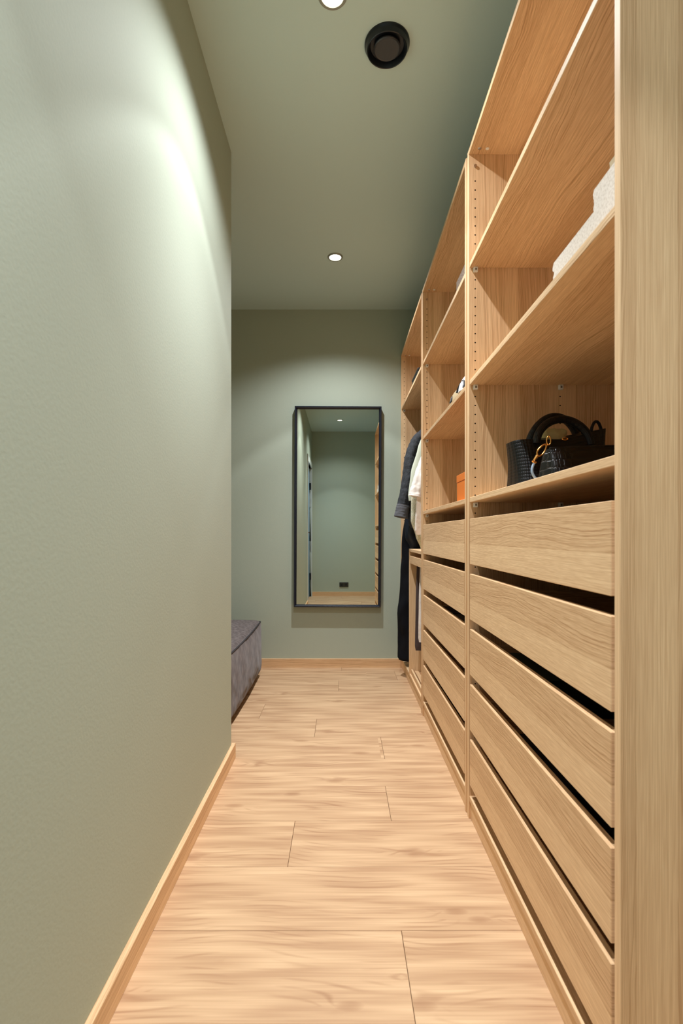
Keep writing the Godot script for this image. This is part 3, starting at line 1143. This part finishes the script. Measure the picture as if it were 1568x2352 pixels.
func cap(at: Vector3, turn: float, m: Material, label: String) -> void:
	var t := thing("cap", label, "cap", at, "caps on a shelf")
	t.rotation_degrees.y = turn
	var rings := []
	for i in 14:
		var f := i / 13.0
		var a := f * PI / 2.0
		var ring := PackedVector3Array()
		for j in 32:
			var w := TAU * j / 32.0
			var r := 0.086 * cos(a) + 0.0005
			ring.append(Vector3(cos(w) * r * 1.12, 0.004 + sin(a) * 0.094, sin(w) * r))
		rings.append(ring)
	obj("crown", Shape.new().loft(rings, 1, 1, true), m, t)
	rings = []
	for i in 9:
		var f := i / 8.0
		var half := 0.078 * sqrt(maxf(0.02, 1.0 - pow(f, 2.6)))
		var ring := PackedVector3Array()
		var x := 0.075 + 0.075 * f
		for j in 17:
			var q := 2.0 * j / 16.0 - 1.0
			ring.append(Vector3(x, 0.012 - 0.010 * q * q - 0.004 * f + 0.006, q * half))
		for j in range(16, -1, -1):
			var q := 2.0 * j / 16.0 - 1.0
			ring.append(Vector3(x, 0.009 - 0.010 * q * q - 0.004 * f + 0.006, q * half))
		rings.append(ring)
	obj("brim", Shape.new().loft(rings), m, t)
	obj("button", Shape.new().lathe([Vector2(0.007, 0.0), Vector2(0.006, 0.004), Vector2(0.0, 0.0055)], Vector3(0, 0.097, 0), 16), m, t)
	# opening over the back strap
	var rr := []
	for i in 17:
		var a := PI * i / 16.0
		rr.append(Vector3(-0.094 + 0.010 * sin(a), 0.008 + 0.036 * sin(a), 0.038 * cos(a)))
	obj("strap_opening", Shape.new().tube(rr, 0.004, 8), M.black, t)


# hanging cloth: rows of [height, x from, x to, half thickness], folds deepen downwards
func cloth(rows: Array, d: float, amp: float, waves: float, ph: float, flare := 0.0) -> Shape:
	var rings := []
	var n := 64
	var nz := noise(int(ph * 10.0) + 3, 3.0, 2)
	var steps := 7
	for i in rows.size() - 1:
		for q in steps + (1 if i == rows.size() - 2 else 0):
			var f := float(q) / steps
			var e := f * f * (3 - 2 * f)
			var y := lerpf(rows[i][0], rows[i + 1][0], f)
			var xl := lerpf(rows[i][1], rows[i + 1][1], lerpf(f, e, 0.5))
			var xr := lerpf(rows[i][2], rows[i + 1][2], lerpf(f, e, 0.5))
			var th := lerpf(rows[i][3], rows[i + 1][3], f)
			var down := clampf((rows[-1][0] - y) / 0.5, 0.15, 1.0)
			var ring := PackedVector3Array()
			for j in n:
				var a := TAU * j / n
				var cx := signf(cos(a)) * pow(absf(cos(a)), 0.6)
				var cz := signf(sin(a)) * pow(absf(sin(a)), 0.75)
				var x := lerpf(xl, xr, cx * 0.5 + 0.5)
				var fold := amp * down * sin(x * waves + ph + 1.5 * nz.get_noise_2d(x, y)) + 0.4 * amp * nz.get_noise_2d(x * 4.0, y * 1.6)
				ring.append(P(x + 0.4 * fold * (1.0 if absf(cx) > 0.8 else 0.0), y, d + cz * th + fold))
			rings.append(ring)
	return Shape.new().loft(rings, 1.0, 2.0)


func hanger(d: float, label: String) -> void:
	var t := thing("coat_hanger", label, "coat hanger", Vector3.ZERO, "coat hangers on the chrome rail")
	var path := [P(0.742, 1.79, d), P(0.742, 1.86, d)]
	for i in 13:
		var a := -0.35 * PI + 1.35 * PI * i / 12.0
		path.append(P(0.742 + 0.0165 * cos(a), 1.886 + 0.0165 * sin(a), d))
	obj("hook", Shape.new().tube(path, 0.0017, 8), M.chrome, t)
	obj("shoulder_bar", Shape.new().tube([P(0.565, 1.70, d), P(0.66, 1.765, d), P(0.742, 1.79, d), P(0.824, 1.765, d), P(0.92, 1.70, d)], [0.006, 0.008, 0.009, 0.008, 0.006], 10), M.white_plastic, t)


func build_garments() -> void:
	# long black trousers-like dress, reaching the bottom board
	var t: Node3D
	t = thing("long_dress", "long black dress hanging down to the bottom board, left of the wooden divider", "dress")
	obj("skirt", cloth([[0.122, 0.405, 0.93, 0.050], [0.14, 0.395, 0.94, 0.055], [0.24, 0.393, 0.94, 0.055], [0.45, 0.395, 0.94, 0.052], [0.72, 0.415, 0.95, 0.046], [0.95, 0.432, 0.95, 0.040], [1.25, 0.47, 0.96, 0.034], [1.60, 0.50, 0.98, 0.028], [1.72, 0.56, 0.92, 0.020], [1.76, 0.68, 0.80, 0.014]], 3.60, 0.022, 34.0, 1.3), M.black_cloth, t)
	# navy satin shirt
	t = thing("satin_shirt", "dark navy satin shirt whose hem curves above the long black dress", "shirt")
	obj("shirt_body", cloth([[0.905, 0.52, 0.95, 0.020], [0.925, 0.475, 0.96, 0.026], [0.99, 0.443, 0.965, 0.030], [1.14, 0.436, 0.965, 0.030], [1.45, 0.455, 0.965, 0.026], [1.62, 0.49, 0.97, 0.024], [1.73, 0.56, 0.92, 0.018], [1.76, 0.68, 0.80, 0.012]], 3.50, 0.012, 40.0, 4.1), M.navy, t)
	# charcoal denim jacket with a long sleeve that hangs out of the unit
	t = thing("denim_jacket", "charcoal denim jacket with a sleeve hanging out past the wardrobe front", "jacket")
	obj("jacket_body", cloth([[1.06, 0.47, 0.99, 0.024], [1.08, 0.455, 0.99, 0.028], [1.36, 0.455, 0.99, 0.030], [1.58, 0.475, 0.985, 0.030], [1.70, 0.53, 0.95, 0.024], [1.765, 0.62, 0.86, 0.018], [1.80, 0.69, 0.79, 0.014]], 3.42, 0.008, 46.0, 2.2), M.denim, t)
	var sl := obj("sleeve", limb([P(0.575, 1.710, 3.415), P(0.510, 1.64, 3.41), P(0.472, 1.54, 3.405), P(0.455, 1.42, 3.40), P(0.434, 1.30, 3.395), P(0.412, 1.20, 3.39)], [0.034, 0.042, 0.043, 0.043, 0.042, 0.040], 0.0011, 0.04), M.denim, t)
	sl.name = "sleeve"
	obj("cuff", limb([P(0.414, 1.213, 3.39), P(0.406, 1.17, 3.388), P(0.398, 1.128, 3.386)], [0.0435, 0.0455, 0.048], 0.001), M.cuff, t)
	# pale sage shirt
	t = thing("sage_shirt", "pale sage shirt hanging between the charcoal jacket and the white blouse", "shirt")
	obj("shirt_body", cloth([[1.235, 0.442, 0.97, 0.022], [1.27, 0.438, 0.97, 0.024], [1.42, 0.455, 0.97, 0.024], [1.58, 0.500, 0.97, 0.024], [1.68, 0.535, 0.945, 0.020], [1.755, 0.66, 0.82, 0.014]], 3.312, 0.006, 36.0, 0.4), M.sage_cloth, t)
	# printed top below
	t = thing("printed_dress", "patterned green and red print dress showing below the white blouse", "dress")
	obj("dress_body", cloth([[0.925, 0.505, 0.95, 0.024], [1.0, 0.475, 0.955, 0.026], [1.10, 0.445, 0.96, 0.026], [1.24, 0.447, 0.96, 0.024], [1.45, 0.50, 0.96, 0.022], [1.66, 0.55, 0.93, 0.018], [1.755, 0.67, 0.81, 0.012]], 3.235, 0.006, 60.0, 2.9), M.print_cloth, t)
	# white blouse with a wide short sleeve
	t = thing("white_blouse", "white blouse with a wide short sleeve, frontmost of the hanging clothes", "blouse")
	obj("blouse_body", cloth([[1.012, 0.462, 0.98, 0.022], [1.04, 0.455, 0.98, 0.026], [1.20, 0.462, 0.98, 0.028], [1.45, 0.488, 0.98, 0.026], [1.62, 0.520, 0.97, 0.022], [1.72, 0.57, 0.91, 0.018], [1.76, 0.67, 0.81, 0.012]], 3.13, 0.010, 44.0, 5.0), M.white_cloth, t)
	obj("sleeve", limb([P(0.60, 1.66, 3.13), P(0.555, 1.54, 3.13), P(0.518, 1.42, 3.135), P(0.488, 1.31, 3.14), P(0.472, 1.245, 3.14)], [0.034, 0.043, 0.048, 0.051, 0.053], 0.0006, 0.11), M.white_cloth, t)
	for q in [[3.60, "thin coat hanger that carries the long black dress"], [3.50, "thin coat hanger that carries the navy satin shirt"], [3.42, "thin coat hanger that carries the charcoal jacket"], [3.312, "thin coat hanger that carries the pale sage shirt"], [3.235, "thin coat hanger that carries the patterned dress"], [3.13, "thin coat hanger that carries the white blouse"]]:
		hanger(q[0], q[1])
	# trousers folded over the pull-out rack
	tag(obj("trousers", cloth([[0.270, 0.475, 0.90, 0.010], [0.30, 0.470, 0.90, 0.012], [0.60, 0.476, 0.90, 0.012], [0.82, 0.482, 0.89, 0.011], [0.851, 0.49, 0.885, 0.009]], 3.24, 0.004, 30.0, 1.0), M.brown_cloth), "dark brown trousers folded over the pull-out rack", "trousers")
	tag(obj("trousers", cloth([[0.345, 0.482, 0.90, 0.010], [0.37, 0.477, 0.90, 0.013], [0.60, 0.481, 0.90, 0.013], [0.82, 0.488, 0.89, 0.011], [0.851, 0.495, 0.885, 0.009]], 3.14, 0.004, 30.0, 2.0), M.white_cloth), "cream trousers folded over the pull-out rack, before the brown pair", "trousers")
	tag(obj("trousers", cloth([[0.265, 0.490, 0.90, 0.010], [0.29, 0.486, 0.90, 0.012], [0.60, 0.490, 0.90, 0.012], [0.82, 0.496, 0.89, 0.011], [0.851, 0.50, 0.885, 0.009]], 3.05, 0.004, 30.0, 3.0), M.beige_cloth), "beige trousers on the pull-out rack that hang lower than the cream pair", "trousers")


# sleeve: a tube with creases round it
func limb(path: Array, radius: Array, crease: float, folds := 0.0) -> Shape:
	var pts := []
	var rad := []
	var steps := 12
	for i in path.size() - 1:
		for q in steps + (1 if i == path.size() - 2 else 0):
			var f := float(q) / steps
			var p0: Vector3 = path[maxi(i - 1, 0)]
			var p3: Vector3 = path[mini(i + 2, path.size() - 1)]
			pts.append(path[i].cubic_interpolate(path[i + 1], p0, p3, f))
			rad.append(lerpf(radius[i], radius[i + 1], f) + crease * sin(pts.size() * 1.7) * sin(pts.size() * 0.31))
	var rings := []
	var side := Vector3(0, 0, 1)
	var nz := noise(91, 9.0, 2)
	for i in pts.size():
		var d: Vector3 = (pts[mini(i + 1, pts.size() - 1)] - pts[maxi(i - 1, 0)]).normalized()
		side = (side - d * side.dot(d)).normalized()
		var up := d.cross(side)
		var down := float(i) / pts.size()
		var ring := PackedVector3Array()
		for j in 56:
			var a := TAU * j / 56.0
			var r: float = rad[i] * (1.0 + folds * (0.3 + 0.7 * down) * (0.6 * sin(a * 7.0 + 2.0 * down) + 0.4 * sin(a * 4.0 + 1.0)))
			var p: Vector3 = pts[i] + (side * cos(a) + up * sin(a)) * r
			ring.append(p + (side * cos(a) + up * sin(a)) * 0.08 * rad[i] * nz.get_noise_3dv(p * 2.0))
		rings.append(ring)
	return Shape.new().loft(rings)


func build_drawer_contents() -> void:
	var g := "folded clothes inside the drawers"
	var items := [
		[1, 2, 2.05, 2.35, 0.105, "grey_cloth", "rumpled grey brown garment in the third drawer of the middle wardrobe"],
		[1, 2, 2.45, 2.68, 0.095, "brown_cloth", "dark brown garment in the third drawer, beside the grey brown one"],
		[1, 4, 2.40, 2.70, 0.100, "green_cloth", "green garment in the bottom drawer of the middle wardrobe"],
		[0, 2, 1.30, 1.60, 0.100, "green_cloth", "dark green garment in the third drawer of the front wardrobe"],
		[0, 3, 1.10, 1.42, 0.110, "navy", "dark navy garment in the fourth drawer of the front wardrobe"]]
	for it in items:
		var bottom: float = 1.068 - 0.195 * it[1] - 0.161 + 0.0195
		var s := soft_box(P(0.50, bottom, it[2]), P(0.92, bottom + it[4], it[3]), 0.03, 0.012, 18.0, int(it[2] * 100), 22)
		tag(obj("folded_garment", s, M[it[5]]), it[6], "clothes", g)
